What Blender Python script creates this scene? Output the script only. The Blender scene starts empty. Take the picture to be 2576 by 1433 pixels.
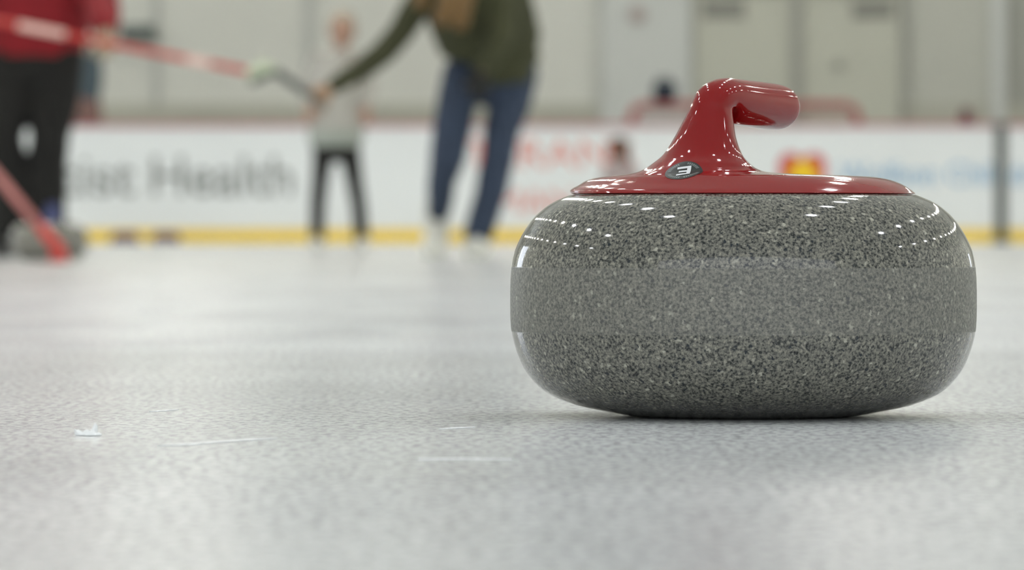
import bpy, bmesh, math, random
from mathutils import Vector, Matrix, noise
from mathutils.bvhtree import BVHTree

random.seed(7)
SC = bpy.context.scene
COL = SC.collection
W, H = 2576, 1433
F = 14400.0            # focal length in pixels of the 2576 wide frame
CH = 0.1134            # camera height above the ice
HY = 579.0             # horizon row
PI = math.pi

# ------------------------------------------------------------------ camera
cd = bpy.data.cameras.new('camera')
cam = bpy.data.objects.new('camera', cd)
COL.objects.link(cam)
cam.location = (0, 0, CH)
cam.rotation_euler = (PI / 2, 0, 0)
cd.sensor_fit = 'HORIZONTAL'
cd.sensor_width = 36.0
cd.lens = F / W * 36.0
cd.shift_y = -(H / 2 - HY) / W
cd.clip_start = 0.05
cd.clip_end = 200
cd.dof.use_dof = True
cd.dof.focus_distance = 3.42
cd.dof.aperture_fstop = 15.0
SC.camera = cam

# ------------------------------------------------------------------ world, exposure
SC.view_settings.view_transform = 'Standard'
SC.view_settings.look = 'None'
SC.view_settings.gamma = 1.0
SC.view_settings.use_curve_mapping = False
SC.view_settings.exposure = 0.0
SC.cycles.max_bounces = 6
SC.cycles.adaptive_threshold = 0.02
SC.cycles.caustics_reflective = False
SC.cycles.caustics_refractive = False
wd = bpy.data.worlds.new('world')
SC.world = wd
wd.use_nodes = True
wd.node_tree.nodes['Background'].inputs[0].default_value = (0.75, 0.8, 0.85, 1)
wd.node_tree.nodes['Background'].inputs[1].default_value = 0.3
LAMP_WARM = 124.0
LAMP_WHITE = 150.0
WINDOW_GLOW = 3.6

# ------------------------------------------------------------------ helpers
def srgb(r, g, b):
    def f(c):
        c /= 255.0
        return c / 12.92 if c <= 0.04045 else ((c + 0.055) / 1.055) ** 2.4
    return (f(r), f(g), f(b), 1.0)

def P(px, py, Y):
    return Vector(((px - W / 2) / F * Y, Y, CH - (py - HY) / F * Y))

def mat(name, col, rough=0.6, metal=0.0, spec=0.5, var=0.06, scale=6.0, coat=0.0, bump=0.0):
    m = bpy.data.materials.new(name)
    m.use_nodes = True
    nt = m.node_tree
    b = nt.nodes['Principled BSDF']
    b.inputs['Roughness'].default_value = rough
    b.inputs['Metallic'].default_value = metal
    b.inputs['Specular IOR Level'].default_value = spec
    b.inputs['Coat Weight'].default_value = coat
    b.inputs['Coat Roughness'].default_value = 0.03
    tc = nt.nodes.new('ShaderNodeTexCoord')
    n = nt.nodes.new('ShaderNodeTexNoise')
    n.inputs['Scale'].default_value = scale
    n.inputs['Detail'].default_value = 4
    nt.links.new(tc.outputs['Object'], n.inputs['Vector'])
    r = nt.nodes.new('ShaderNodeValToRGB')
    c = col
    r.color_ramp.elements[0].position = 0.3
    r.color_ramp.elements[1].position = 0.7
    r.color_ramp.elements[0].color = (c[0] * (1 - var), c[1] * (1 - var), c[2] * (1 - var), 1)
    r.color_ramp.elements[1].color = (min(1, c[0] * (1 + var)), min(1, c[1] * (1 + var)), min(1, c[2] * (1 + var)), 1)
    nt.links.new(n.outputs['Fac'], r.inputs[0])
    nt.links.new(r.outputs[0], b.inputs['Base Color'])
    if bump:
        bp = nt.nodes.new('ShaderNodeBump')
        bp.inputs['Strength'].default_value = bump
        bp.inputs['Distance'].default_value = 0.01
        nt.links.new(n.outputs['Fac'], bp.inputs['Height'])
        nt.links.new(bp.outputs[0], b.inputs['Normal'])
    return m

def emis(name, col, strength):
    m = bpy.data.materials.new(name)
    m.use_nodes = True
    nt = m.node_tree
    nt.nodes.clear()
    o = nt.nodes.new('ShaderNodeOutputMaterial')
    e = nt.nodes.new('ShaderNodeEmission')
    e.inputs[0].default_value = col
    e.inputs[1].default_value = strength
    nt.links.new(e.outputs[0], o.inputs[0])
    return m

def obj(name, bm, m, parent=None, smooth=False):
    me = bpy.data.meshes.new(name)
    bmesh.ops.recalc_face_normals(bm, faces=bm.faces)
    bm.to_mesh(me)
    bm.free()
    if smooth:
        for p in me.polygons:
            p.use_smooth = True
    me.materials.append(m)
    o = bpy.data.objects.new(name, me)
    COL.objects.link(o)
    if parent is not None:
        o.parent = parent
        o.matrix_parent_inverse = Matrix.Translation(-Vector(parent.location))
    return o

def tag(o, label=None, cat=None, group=None, kind=None):
    if label: o['label'] = label
    if cat: o['category'] = cat
    if group: o['group'] = group
    if kind: o['kind'] = kind
    return o

def thing(name, label, cat, loc=(0, 0, 0), group=None):
    o = bpy.data.objects.new(name, None)
    COL.objects.link(o)
    o.location = loc
    o.empty_display_size = 0.1
    return tag(o, label, cat, group)

def add_box(bm, x0, x1, y0, y1, z0, z1, bevel=0.0):
    g = bmesh.ops.create_cube(bm, size=1.0)
    vs = g['verts']
    for v in vs:
        v.co = Vector(((x0 + x1) / 2 + v.co.x * (x1 - x0), (y0 + y1) / 2 + v.co.y * (y1 - y0), (z0 + z1) / 2 + v.co.z * (z1 - z0)))
    if bevel:
        es = list({e for v in vs for e in v.link_edges})
        bmesh.ops.bevel(bm, geom=es, offset=bevel, segments=3, affect='EDGES', profile=0.5)
    return bm

def box(x0, x1, y0, y1, z0, z1, bevel=0.0):
    return add_box(bmesh.new(), x0, x1, y0, y1, z0, z1, bevel)

def loft(bm, rings, cap=True):
    """rings: list of lists of Vectors of equal length"""
    vr = [[bm.verts.new(p) for p in r] for r in rings]
    n = len(vr[0])
    for a, b in zip(vr[:-1], vr[1:]):
        for i in range(n):
            j = (i + 1) % n
            bm.faces.new((a[i], a[j], b[j], b[i]))
    if cap:
        bm.faces.new(vr[0][::-1])
        bm.faces.new(vr[-1])
    return vr

def add_tube(bm, pts, rad, n=14, flat=None, caps=True):
    """tapered tube through pts; rad = list of r or (r_side, r_front); rounded ends"""
    pts = [Vector(p) for p in pts]
    R = []
    for k, p in enumerate(pts):
        t = (pts[min(k + 1, len(pts) - 1)] - pts[max(k - 1, 0)]).normalized()
        ref = Vector(flat) if flat is not None else (Vector((0, 1, 0)) if abs(t.y) < 0.9 else Vector((1, 0, 0)))
        front = (ref - t * ref.dot(t)).normalized()
        side = t.cross(front).normalized()
        r = rad[k]
        rs, rf = (r, r) if not isinstance(r, (tuple, list)) else r
        R.append((p, t, side, front, rs, rf))
    rings = []
    def ring(p, side, front, rs, rf):
        return [p + side * (rs * math.cos(2 * PI * i / n)) + front * (rf * math.sin(2 * PI * i / n)) for i in range(n)]
    if caps:
        p, t, s, f, rs, rf = R[0]
        m_ = min(rs, rf)
        for a in (80, 55, 28):
            q = math.radians(a)
            rings.append(ring(p - t * m_ * math.sin(q), s, f, rs * math.cos(q), rf * math.cos(q)))
    for p, t, s, f, rs, rf in R:
        rings.append(ring(p, s, f, rs, rf))
    if caps:
        p, t, s, f, rs, rf = R[-1]
        m_ = min(rs, rf)
        for a in (28, 55, 80):
            q = math.radians(a)
            rings.append(ring(p + t * m_ * math.sin(q), s, f, rs * math.cos(q), rf * math.cos(q)))
    loft(bm, rings)
    return bm

def add_ball(bm, c, r, seg=16, rot=None):
    g = bmesh.ops.create_uvsphere(bm, u_segments=seg, v_segments=seg // 2 + 2, radius=1.0)
    S = Matrix.Diagonal((r[0], r[1], r[2], 1)) if isinstance(r, (tuple, list)) else Matrix.Diagonal((r, r, r, 1))
    M = Matrix.Translation(Vector(c)) @ (rot.to_4x4() if rot is not None else Matrix.Identity(4)) @ S
    for v in g['verts']:
        v.co = M @ v.co
    return bm

def add_cyl(bm, a, b, r, n=20):
    return add_tube(bm, [a, b], [r, r], n=n, caps=False)

def remesh(o, voxel, it=4):
    r = o.modifiers.new('remesh', 'REMESH')
    r.mode = 'VOXEL'
    r.voxel_size = voxel
    r.use_smooth_shade = True
    s = o.modifiers.new('smooth', 'SMOOTH')
    s.factor = 0.5
    s.iterations = it
    return o

def catmull(rows, sub):
    out = []
    n = len(rows)
    for i in range(n - 1):
        p0, p1, p2, p3 = rows[max(i - 1, 0)], rows[i], rows[i + 1], rows[min(i + 2, n - 1)]
        for k in range(sub):
            t = k / sub
            row = []
            for a, b, c, d in zip(p0, p1, p2, p3):
                row.append(0.5 * (2 * b + (c - a) * t + (2 * a - 5 * b + 4 * c - d) * t * t + (3 * b - a - 3 * c + d) * t ** 3))
            out.append(tuple(row))
    out.append(tuple(rows[-1]))
    return out

# ------------------------------------------------------------------ materials
def ice_material():
    m = bpy.data.materials.new('pebbled_ice')
    m.use_nodes = True
    nt = m.node_tree
    L = nt.links
    b = nt.nodes['Principled BSDF']
    tc = nt.nodes.new('ShaderNodeTexCoord')
    def noise_(scale, detail, sx=1.0, sy=1.0, rough=0.5, off=0.0):
        mp = nt.nodes.new('ShaderNodeMapping')
        mp.inputs['Scale'].default_value = (sx, sy, 1)
        mp.inputs['Location'].default_value = (off, off * 1.7, 0)
        L.new(tc.outputs['Object'], mp.inputs['Vector'])
        n = nt.nodes.new('ShaderNodeTexNoise')
        n.inputs['Scale'].default_value = scale
        n.inputs['Detail'].default_value = detail
        n.inputs['Roughness'].default_value = rough
        L.new(mp.outputs[0], n.inputs['Vector'])
        return n
    def ramp(src, p0, c0, p1, c1):
        r = nt.nodes.new('ShaderNodeValToRGB')
        r.color_ramp.elements[0].position = p0
        r.color_ramp.elements[1].position = p1
        r.color_ramp.elements[0].color = c0
        r.color_ramp.elements[1].color = c1
        L.new(src, r.inputs[0])
        return r
    big = noise_(1.0, 5, 1.3, 0.75, 0.6, 3.0)
    rb = ramp(big.outputs['Fac'], 0.35, srgb(232, 234, 234), 0.65, srgb(247, 250, 251))
    fine = noise_(190.0, 3, 1.0, 0.30, 0.6)
    rf = ramp(fine.outputs['Fac'], 0.38, (0.60, 0.60, 0.61, 1), 0.56, (1, 1, 1, 1))
    med = noise_(26.0, 3, 1.0, 0.45, 0.6, 9.0)
    rm = ramp(med.outputs['Fac'], 0.3, (0.955, 0.955, 0.96, 1), 0.65, (1, 1, 1, 1))
    mx = nt.nodes.new('ShaderNodeMix'); mx.data_type = 'RGBA'; mx.blend_type = 'MULTIPLY'
    mx.inputs[0].default_value = 1.0
    L.new(rb.outputs[0], mx.inputs[6]); L.new(rf.outputs[0], mx.inputs[7])
    mx2 = nt.nodes.new('ShaderNodeMix'); mx2.data_type = 'RGBA'; mx2.blend_type = 'MULTIPLY'
    mx2.inputs[0].default_value = 1.0
    L.new(mx.outputs[2], mx2.inputs[6]); L.new(rm.outputs[0], mx2.inputs[7])
    # ice colour: greyer middle strip, paler beyond it and nearer the camera
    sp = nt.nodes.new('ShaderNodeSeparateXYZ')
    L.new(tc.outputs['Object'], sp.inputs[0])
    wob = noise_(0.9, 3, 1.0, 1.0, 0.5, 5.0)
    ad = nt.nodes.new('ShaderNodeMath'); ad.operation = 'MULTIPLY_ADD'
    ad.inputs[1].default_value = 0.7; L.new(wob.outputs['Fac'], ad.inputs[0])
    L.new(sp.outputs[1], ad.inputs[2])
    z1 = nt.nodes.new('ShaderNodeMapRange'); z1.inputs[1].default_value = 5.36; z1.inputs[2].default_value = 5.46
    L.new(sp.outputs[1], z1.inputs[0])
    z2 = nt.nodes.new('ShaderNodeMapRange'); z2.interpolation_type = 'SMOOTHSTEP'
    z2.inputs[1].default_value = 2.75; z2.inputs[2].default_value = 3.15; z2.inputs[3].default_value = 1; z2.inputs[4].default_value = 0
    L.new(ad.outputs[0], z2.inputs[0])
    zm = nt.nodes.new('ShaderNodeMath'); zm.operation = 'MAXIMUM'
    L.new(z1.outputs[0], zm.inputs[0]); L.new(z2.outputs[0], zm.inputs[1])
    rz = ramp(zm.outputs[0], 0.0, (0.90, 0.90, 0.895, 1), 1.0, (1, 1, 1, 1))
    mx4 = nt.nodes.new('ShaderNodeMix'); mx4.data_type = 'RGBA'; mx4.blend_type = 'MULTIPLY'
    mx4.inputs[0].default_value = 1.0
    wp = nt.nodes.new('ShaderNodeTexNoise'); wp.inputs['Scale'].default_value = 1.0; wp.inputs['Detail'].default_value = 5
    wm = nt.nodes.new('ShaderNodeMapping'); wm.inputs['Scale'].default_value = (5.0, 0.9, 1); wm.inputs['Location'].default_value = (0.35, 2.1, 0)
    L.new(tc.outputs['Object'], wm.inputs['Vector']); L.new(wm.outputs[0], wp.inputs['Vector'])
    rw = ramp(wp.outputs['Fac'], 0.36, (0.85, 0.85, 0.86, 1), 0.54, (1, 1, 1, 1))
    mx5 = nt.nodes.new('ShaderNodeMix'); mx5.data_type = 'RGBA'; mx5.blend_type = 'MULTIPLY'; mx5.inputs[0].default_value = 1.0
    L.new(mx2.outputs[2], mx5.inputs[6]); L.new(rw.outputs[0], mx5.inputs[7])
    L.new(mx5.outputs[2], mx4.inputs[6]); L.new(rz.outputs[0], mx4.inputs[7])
    L.new(mx4.outputs[2], b.inputs['Base Color'])
    b.inputs['IOR'].default_value = 1.31
    b.inputs['Roughness'].default_value = 0.19
    b.inputs['Specular IOR Level'].default_value = 0.22
    bp = nt.nodes.new('ShaderNodeBump')
    bp.inputs['Strength'].default_value = 0.3
    bp.inputs['Distance'].default_value = 0.0006
    L.new(fine.outputs['Fac'], bp.inputs['Height'])
    L.new(bp.outputs[0], b.inputs['Normal'])
    return m

def granite_material():
    m = bpy.data.materials.new('speckled_granite')
    m.use_nodes = True
    nt = m.node_tree
    L = nt.links
    b = nt.nodes['Principled BSDF']
    tc = nt.nodes.new('ShaderNodeTexCoord')
    # warped grain cells
    nz = nt.nodes.new('ShaderNodeTexNoise')
    nz.inputs['Scale'].default_value = 380
    nz.inputs['Detail'].default_value = 2
    L.new(tc.outputs['Object'], nz.inputs['Vector'])
    wv = nt.nodes.new('ShaderNodeMix'); wv.data_type = 'RGBA'; wv.blend_type = 'LINEAR_LIGHT'
    wv.inputs[0].default_value = 0.0022
    L.new(tc.outputs['Object'], wv.inputs[6]); L.new(nz.outputs['Color'], wv.inputs[7])
    def cells(scale):
        v = nt.nodes.new('ShaderNodeTexVoronoi')
        v.inputs['Scale'].default_value = scale
        L.new(wv.outputs[2], v.inputs['Vector'])
        s = nt.nodes.new('ShaderNodeSeparateColor')
        L.new(v.outputs['Color'], s.inputs[0])
        return v, s
    v2, s2 = cells(300.0)
    v3, s3 = cells(420.0)
    g1 = nt.nodes.new('ShaderNodeTexNoise')
    g1.inputs['Scale'].default_value = 560
    g1.inputs['Detail'].default_value = 3
    g1.inputs['Roughness'].default_value = 0.65
    L.new(tc.outputs['Object'], g1.inputs['Vector'])
    r = nt.nodes.new('ShaderNodeValToRGB')
    el = r.color_ramp.elements
    el[0].position = 0.34; el[0].color = srgb(30, 33, 34)
    el[1].position = 0.74; el[1].color = srgb(176, 172, 156)
    for p, c in ((0.42, srgb(76, 77, 73)), (0.50, srgb(112, 111, 103)), (0.58, srgb(130, 128, 118)), (0.65, srgb(148, 145, 132))):
        e = el.new(p); e.color = c
    L.new(g1.outputs['Fac'], r.inputs[0])
    def near(v, d0, d1):
        q = nt.nodes.new('ShaderNodeMapRange')
        q.inputs[1].default_value = d0; q.inputs[2].default_value = d1
        q.inputs[3].default_value = 1; q.inputs[4].default_value = 0
        L.new(v.outputs['Distance'], q.inputs[0])
        return q
    # sparse larger pale flecks
    gt = nt.nodes.new('ShaderNodeMapRange')
    gt.inputs[1].default_value = 0.86; gt.inputs[2].default_value = 0.95
    L.new(s2.outputs[1], gt.inputs[0])
    mx = nt.nodes.new('ShaderNodeMix'); mx.data_type = 'RGBA'
    mg = nt.nodes.new('ShaderNodeMath'); mg.operation = 'MULTIPLY'
    L.new(near(v2, 0.2, 0.5).outputs[0], mg.inputs[1])
    L.new(gt.outputs[0], mg.inputs[0]); L.new(mg.outputs[0], mx.inputs[0])
    L.new(r.outputs[0], mx.inputs[6]); mx.inputs[7].default_value = srgb(182, 179, 164)
    # sparse dark blotches
    gd = nt.nodes.new('ShaderNodeMapRange')
    gd.inputs[1].default_value = 0.84; gd.inputs[2].default_value = 0.92
    L.new(s3.outputs[2], gd.inputs[0])
    md = nt.nodes.new('ShaderNodeMath'); md.operation = 'MULTIPLY'
    L.new(near(v3, 0.25, 0.55).outputs[0], md.inputs[1])
    L.new(gd.outputs[0], md.inputs[0])
    mx3 = nt.nodes.new('ShaderNodeMix'); mx3.data_type = 'RGBA'
    L.new(md.outputs[0], mx3.inputs[0]); L.new(mx.outputs[2], mx3.inputs[6]); mx3.inputs[7].default_value = srgb(40, 46, 52)
    # matte striking band around the middle: paler, rougher, lower contrast
    sx = nt.nodes.new('ShaderNodeSeparateXYZ')
    L.new(tc.outputs['Object'], sx.inputs[0])
    def step(a, bb, flip=False):
        mr = nt.nodes.new('ShaderNodeMapRange')
        mr.inputs[1].default_value = a; mr.inputs[2].default_value = bb
        if flip:
            mr.inputs[3].default_value = 1; mr.inputs[4].default_value = 0
        L.new(sx.outputs[2], mr.inputs[0])
        return mr
    lo = step(0.0513, 0.0521); hi = step(0.0906, 0.0914, True)
    bd = nt.nodes.new('ShaderNodeMath'); bd.operation = 'MULTIPLY'
    L.new(lo.outputs[0], bd.inputs[0]); L.new(hi.outputs[0], bd.inputs[1])
    bf = nt.nodes.new('ShaderNodeMath'); bf.operation = 'MULTIPLY'; bf.inputs[1].default_value = 0.30
    L.new(bd.outputs[0], bf.inputs[0])
    mx2 = nt.nodes.new('ShaderNodeMix'); mx2.data_type = 'RGBA'
    L.new(bf.outputs[0], mx2.inputs[0]); L.new(mx3.outputs[2], mx2.inputs[6]); mx2.inputs[7].default_value = srgb(138, 137, 130)
    L.new(mx2.outputs[2], b.inputs['Base Color'])
    ro = nt.nodes.new('ShaderNodeMapRange')
    ro.inputs[3].default_value = 0.06; ro.inputs[4].default_value = 0.5
    L.new(bd.outputs[0], ro.inputs[0])
    L.new(ro.outputs[0], b.inputs['Roughness'])
    b.inputs['IOR'].default_value = 1.5
    return m

M = {}
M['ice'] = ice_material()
M['granite'] = granite_material()
M['handle'] = mat('glossy_red_plastic', srgb(140, 20, 22), 0.07, spec=0.45, var=0.02, scale=20)
M['wall'] = mat('painted_block', srgb(224, 225, 218), 0.85, var=0.02, scale=0.6)
M['wall_pale'] = mat('painted_panel', srgb(216, 219, 216), 0.8, var=0.02, scale=0.6)
M['wall_low'] = mat('wall_footing', srgb(190, 190, 178), 0.85, var=0.05, scale=1.4)
M['seam'] = mat('wall_seam', srgb(196, 198, 194), 0.8)
M['wall_shade'] = mat('wall_panel_drab', srgb(201, 202, 193), 0.85, var=0.02, scale=0.6)
M['door'] = mat('door_paint', srgb(204, 205, 192), 0.7, var=0.02, scale=1.0)
M['frame'] = mat('door_frame_grey', srgb(170, 171, 163), 0.6, var=0.03)
M['dark_glass'] = mat('dim_glass', srgb(138, 138, 128), 0.3)
M['ceiling'] = mat('ceiling_panel', srgb(205, 206, 202), 0.8, var=0.02, scale=0.5)
M['concrete'] = mat('concrete', srgb(130, 130, 126), 0.9)
M['board'] = mat('board_white', srgb(220, 225, 227), 0.45, var=0.015, scale=1.2)
M['rail_red'] = mat('rail_red', srgb(178, 96, 106), 0.5)
M['kick'] = mat('kick_yellow', srgb(230, 196, 24), 0.5, var=0.04)
M['post'] = mat('post_dark', srgb(72, 76, 70), 0.6)
M['ink_grey'] = mat('lettering_grey', srgb(116, 120, 118), 0.6)
M['ink_red'] = mat('lettering_red', srgb(212, 128, 116), 0.6)
M['ink_blue'] = mat('lettering_blue', srgb(128, 168, 200), 0.6)
M['logo_red'] = mat('emblem_red', srgb(188, 32, 48), 0.6)
M['logo_yellow'] = mat('emblem_yellow', srgb(236, 196, 30), 0.6)
M['skin'] = mat('skin', srgb(154, 120, 102), 0.55, var=0.05, scale=20)
M['skin_tan'] = mat('skin_tan', srgb(148, 116, 88), 0.55, var=0.05, scale=20)
M['skin_brown'] = mat('skin_brown', srgb(120, 78, 56), 0.55, var=0.05, scale=20)
M['hair_dark'] = mat('hair_dark', srgb(32, 28, 24), 0.5, var=0.2, scale=60)
M['hair_gold'] = mat('hair_golden_brown', srgb(100, 74, 32), 0.5, var=0.25, scale=60)
M['hair_grey'] = mat('hair_ash', srgb(150, 144, 130), 0.5, var=0.15, scale=60)
M['red_shirt'] = mat('red_fleece', srgb(122, 6, 20), 0.85, var=0.10, scale=9, bump=0.4)
M['black_cloth'] = mat('black_cloth', srgb(19, 19, 17), 0.9, var=0.15, scale=9, bump=0.4)
M['olive'] = mat('olive_knit', srgb(57, 59, 37), 0.9, var=0.12, scale=9, bump=0.4)
M['denim'] = mat('navy_denim', srgb(46, 58, 78), 0.85, var=0.12, scale=12, bump=0.4)
M['grey_knit'] = mat('pale_grey_knit', srgb(160, 158, 152), 0.9, var=0.05, scale=9, bump=0.3)
M['sage'] = mat('sage_hem', srgb(146, 152, 145), 0.9)
M['shoe_white'] = mat('white_shoe', srgb(205, 206, 198), 0.6)
M['sole'] = mat('pale_sole', srgb(150, 158, 146), 0.7)
M['shoe_black'] = mat('black_shoe', srgb(30, 30, 30), 0.6)
M['shoe_blue'] = mat('blue_shoe', srgb(62, 70, 112), 0.6)
M['glove'] = mat('beige_glove', srgb(160, 148, 128), 0.85)
M['glove_black'] = mat('black_glove', srgb(24, 26, 25), 0.85)
M['broom_red'] = mat('broom_red', srgb(182, 50, 42), 0.4)
M['wrap_rose'] = mat('dusty_rose_wrap', srgb(178, 112, 108), 0.5)
M['label_pale'] = mat('sleeve_label_pale', srgb(226, 186, 178), 0.5)
M['shaft_dark'] = mat('dark_composite', srgb(60, 66, 62), 0.4)
M['pad_green'] = mat('pale_green_fabric', srgb(182, 192, 168), 0.8)
M['maroon'] = mat('maroon_rubber', srgb(88, 24, 40), 0.7)
M['navy'] = mat('navy_nylon', srgb(38, 48, 62), 0.7)
M['slate'] = mat('slate_nylon', srgb(70, 84, 92), 0.8)
M['dusty_red'] = mat('dusty_red_cloth', srgb(128, 100, 94), 0.8)
M['goal_red'] = mat('goal_red', srgb(172, 100, 96), 0.5)
M['net'] = mat('net_cord', srgb(190, 190, 184), 0.8)
M['jacket_pink'] = mat('pale_mauve_nylon', srgb(160, 148, 148), 0.8)
M['decal_black'] = mat('decal_black', srgb(28, 34, 32), 0.35)
M['decal_white'] = mat('decal_white', srgb(226, 228, 230), 0.4)
M['decal_grey'] = mat('decal_grey', srgb(120, 128, 126), 0.4)
M['snow'] = mat('packed_snow', srgb(246, 248, 248), 0.7, var=0.01)
M['metal'] = mat('lamp_housing', srgb(120, 122, 124), 0.4, metal=0.6)
M['eye'] = mat('eye_dark', srgb(40, 30, 24), 0.3)
M['lamp_warm'] = emis('lamp_glow_warm', (1.0, 0.97, 0.88, 1), LAMP_WARM)
M['lamp_white'] = emis('lamp_glow_white', (0.95, 0.97, 1.0, 1), LAMP_WHITE)
M['skylight'] = emis('north_window_pane', (0.92, 0.96, 1.0, 1), 1.9)  # even glow of the added fill wall behind the camera
M['daylight'] = emis('daylight_pane', (0.86, 0.92, 1.0, 1), WINDOW_GLOW)

# ------------------------------------------------------------------ the hall
XL, XR, YB, YF, ZC = -17.0, 17.0, -13.0, 58.0, 9.0
def structure(name, bm, m, label=None):
    o = obj(name, bm, m)
    o['kind'] = 'structure'
    if label: o['label'] = label
    return o
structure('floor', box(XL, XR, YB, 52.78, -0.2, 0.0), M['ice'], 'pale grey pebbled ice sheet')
structure('floor', box(XL, XR, 52.78, YF, -0.2, 0.0), M['concrete'], 'concrete walkway behind the rink boards')
structure('ceiling', box(XL, XR, YB, YF, ZC, ZC + 0.2), M['ceiling'])
structure('wall_left', box(XL - 0.2, XL, YB, YF, -0.2, ZC + 0.2), M['wall'])
structure('wall_right', box(XR, XR + 0.2, YB, YF, -0.2, ZC + 0.2), M['wall'])
structure('wall_front', box(XL, XR, YB - 0.2, YB, -0.2, ZC), M['wall'])
structure('wall_back', box(XL, XR, YF, YF + 0.2, -0.2, ZC), M['wall'], 'pale grey end wall of the rink hall')

def wx(px, Y=YF): return (px - W / 2) / F * Y
def wz(py, Y=YF): return CH - (py - HY) / F * Y
# low darker footing of the end wall
structure('baseboard_back', box(XL, XR, YF - 0.06, YF, 0, wz(262)), M['wall_low'])
# thin seams and pilasters of the wall
def trim(n, x0, x1, d, m, y_low=320):
    o = structure('trim_%d' % n, box(wx(x0), wx(x1), YF - d, YF, 0, ZC), m)
trim(1, 765, 790, 0.05, M['seam'])
trim(2, 385, 402, 0.05, M['seam'])
trim(7, 2290, 2492, 0.04, M['wall_shade'])  # darker stretch of the end wall right of the door
trim(3, 1512, 1738, 0.10, M['wall_pale'])
trim(4, 2492, 2528, 0.14, M['wall_pale'])
trim(5, 2532, 2700, 0.05, M['frame'])
trim(6, 1506, 1514, 0.12, M['seam'])
# big double door
dr = bpy.data.objects.new('door_1', None); COL.objects.link(dr)
dr.location = (wx(2005), YF, 0); dr['kind'] = 'structure'
DT = wz(-14)
for (a, b) in ((1748, 1987), (2019, 2262)):
    leaf = obj('door_leaf', box(wx(a), wx(b), YF - 0.10, YF - 0.02, 0.0, DT), M['door'], dr)
for (a, b) in ((1766, 1872), (2142, 2246)):
    fr = bmesh.new()
    add_box(fr, wx(a), wx(b), YF - 0.125, YF - 0.101, wz(46), wz(2))
    obj('window_pane', fr, M['dark_glass'], dr)
frm = bmesh.new()
add_box(frm, wx(1987), wx(2019), YF - 0.16, YF - 0.02, 0, DT)
add_box(frm, wx(1738), wx(1748), YF - 0.14, YF - 0.02, 0, DT)
add_box(frm, wx(2262), wx(2274), YF - 0.14, YF - 0.02, 0, DT)
add_box(frm, wx(1738), wx(2274), YF - 0.14, YF - 0.02, DT, DT + 0.12)
obj('door_frame', frm, M['frame'], dr)
kn = bmesh.new(); add_ball(kn, (wx(2108), YF - 0.13, wz(165)), (0.055, 0.03, 0.055)); obj('door_handle', kn, M['frame'], dr, True)
sg = bmesh.new(); add_ball(sg, (wx(1603), YF - 0.12, wz(38)), (0.09, 0.02, 0.09)); 
o = obj('wall_plate', sg, mat('plate_rose', srgb(184, 172, 168), 0.7), None, True)
tag(o, 'round pale rose plate high on the end wall left of the double door', 'wall plate')

# daylight windows in the side walls
def window(n, x, y0, y1, z0, z1, side):
    w = bpy.data.objects.new('window_%d' % n, None); COL.objects.link(w)
    w.location = (x, (y0 + y1) / 2, z0); w['kind'] = 'structure'
    s = 1 if side == 'L' else -1
    xa, xb = sorted((x, x + s * 0.03))
    obj('window_glass', box(xa, xb, y0, y1, z0, z1), M['daylight'], w)
    f = bmesh.new()
    xa, xb = sorted((x, x + s * 0.09))
    for yy in (y0, (y0 + y1) / 2, y1):
        add_box(f, xa, xb, yy - 0.08, yy + 0.08, z0, z1)
    for zz in (z0, z1):
        add_box(f, xa, xb, y0 - 0.08, y1 + 0.08, zz - 0.08, zz + 0.08)
    obj('window_frame', f, M['frame'], w)
window(1, XL, 29, 41, 1.0, 7.0, 'L')
window(2, XR, 36, 40, 1.6, 4.0, 'R')
w = bpy.data.objects.new('window_3', None); COL.objects.link(w)  # unseen glowing wall added behind the camera as broad fill light
w.location = (0, YB, 3); w['kind'] = 'structure'
obj('window_glass', box(-16.6, 16.6, YB, YB + 0.03, 0.35, 8.7), M['skylight'], w)
f = bmesh.new()
for xx in (-16.7, 16.7):
    add_box(f, xx - 0.1, xx + 0.1, YB, YB + 0.1, 0.3, 8.8)
for zz in (0.3, 8.75):
    add_box(f, -16.8, 16.8, YB, YB + 0.1, zz - 0.06, zz + 0.06)
obj('window_frame', f, M['frame'], w)

# ceiling lamps
def make_lamp(mg):
    t = thing('ceiling_lamp', 'round high bay lamp hanging under the hall ceiling', 'ceiling lamp', (0, 0, 0), 'high bay lamps over the ice')
    h = bmesh.new()
    n = 24
    rings = []
    for r, z in ((0.05, 0.42), (0.08, 0.40), (0.10, 0.22), (0.22, 0.03), (0.23, 0.0), (0.205, 0.0), (0.20, 0.03)):
        rings.append([Vector((r * math.cos(2 * PI * i / n), r * math.sin(2 * PI * i / n), z)) for i in range(n)])
    loft(h, rings)
    obj('housing', h, M['metal'], t, True)
    d = bmesh.new()
    rings = [[Vector((r * math.cos(2 * PI * i / n), r * math.sin(2 * PI * i / n), z)) for i in range(n)] for r, z in ((0.198, 0.028), (0.198, 0.01))]
    loft(d, rings)
    obj('diffuser', d, mg, t)
    s = bmesh.new(); add_cyl(s, (0, 0, 0.41), (0, 0, 1.2), 0.02, 8)
    obj('stem', s, M['metal'], t)
    return t
lw = make_lamp(M['lamp_warm']); lc = make_lamp(M['lamp_white'])
first = {0: True, 1: True}
def copy_tree(o, parent=None):
    c = o.copy(); COL.objects.link(c)
    if parent is not None: c.parent = parent
    for ch in [k for k in o.children]:
        copy_tree(ch, c)
    return c
for iy in range(17):
    for ix in range(6):
        y = 4.0 + iy * 3.0
        x = -14.0 + ix * 5.6
        warm = y > 12
        src = lw if warm else lc
        k = 1 if warm else 0
        o = src if first[k] else copy_tree(src)
        first[k] = False
        o.location = (x, y, ZC - 1.2)

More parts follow.
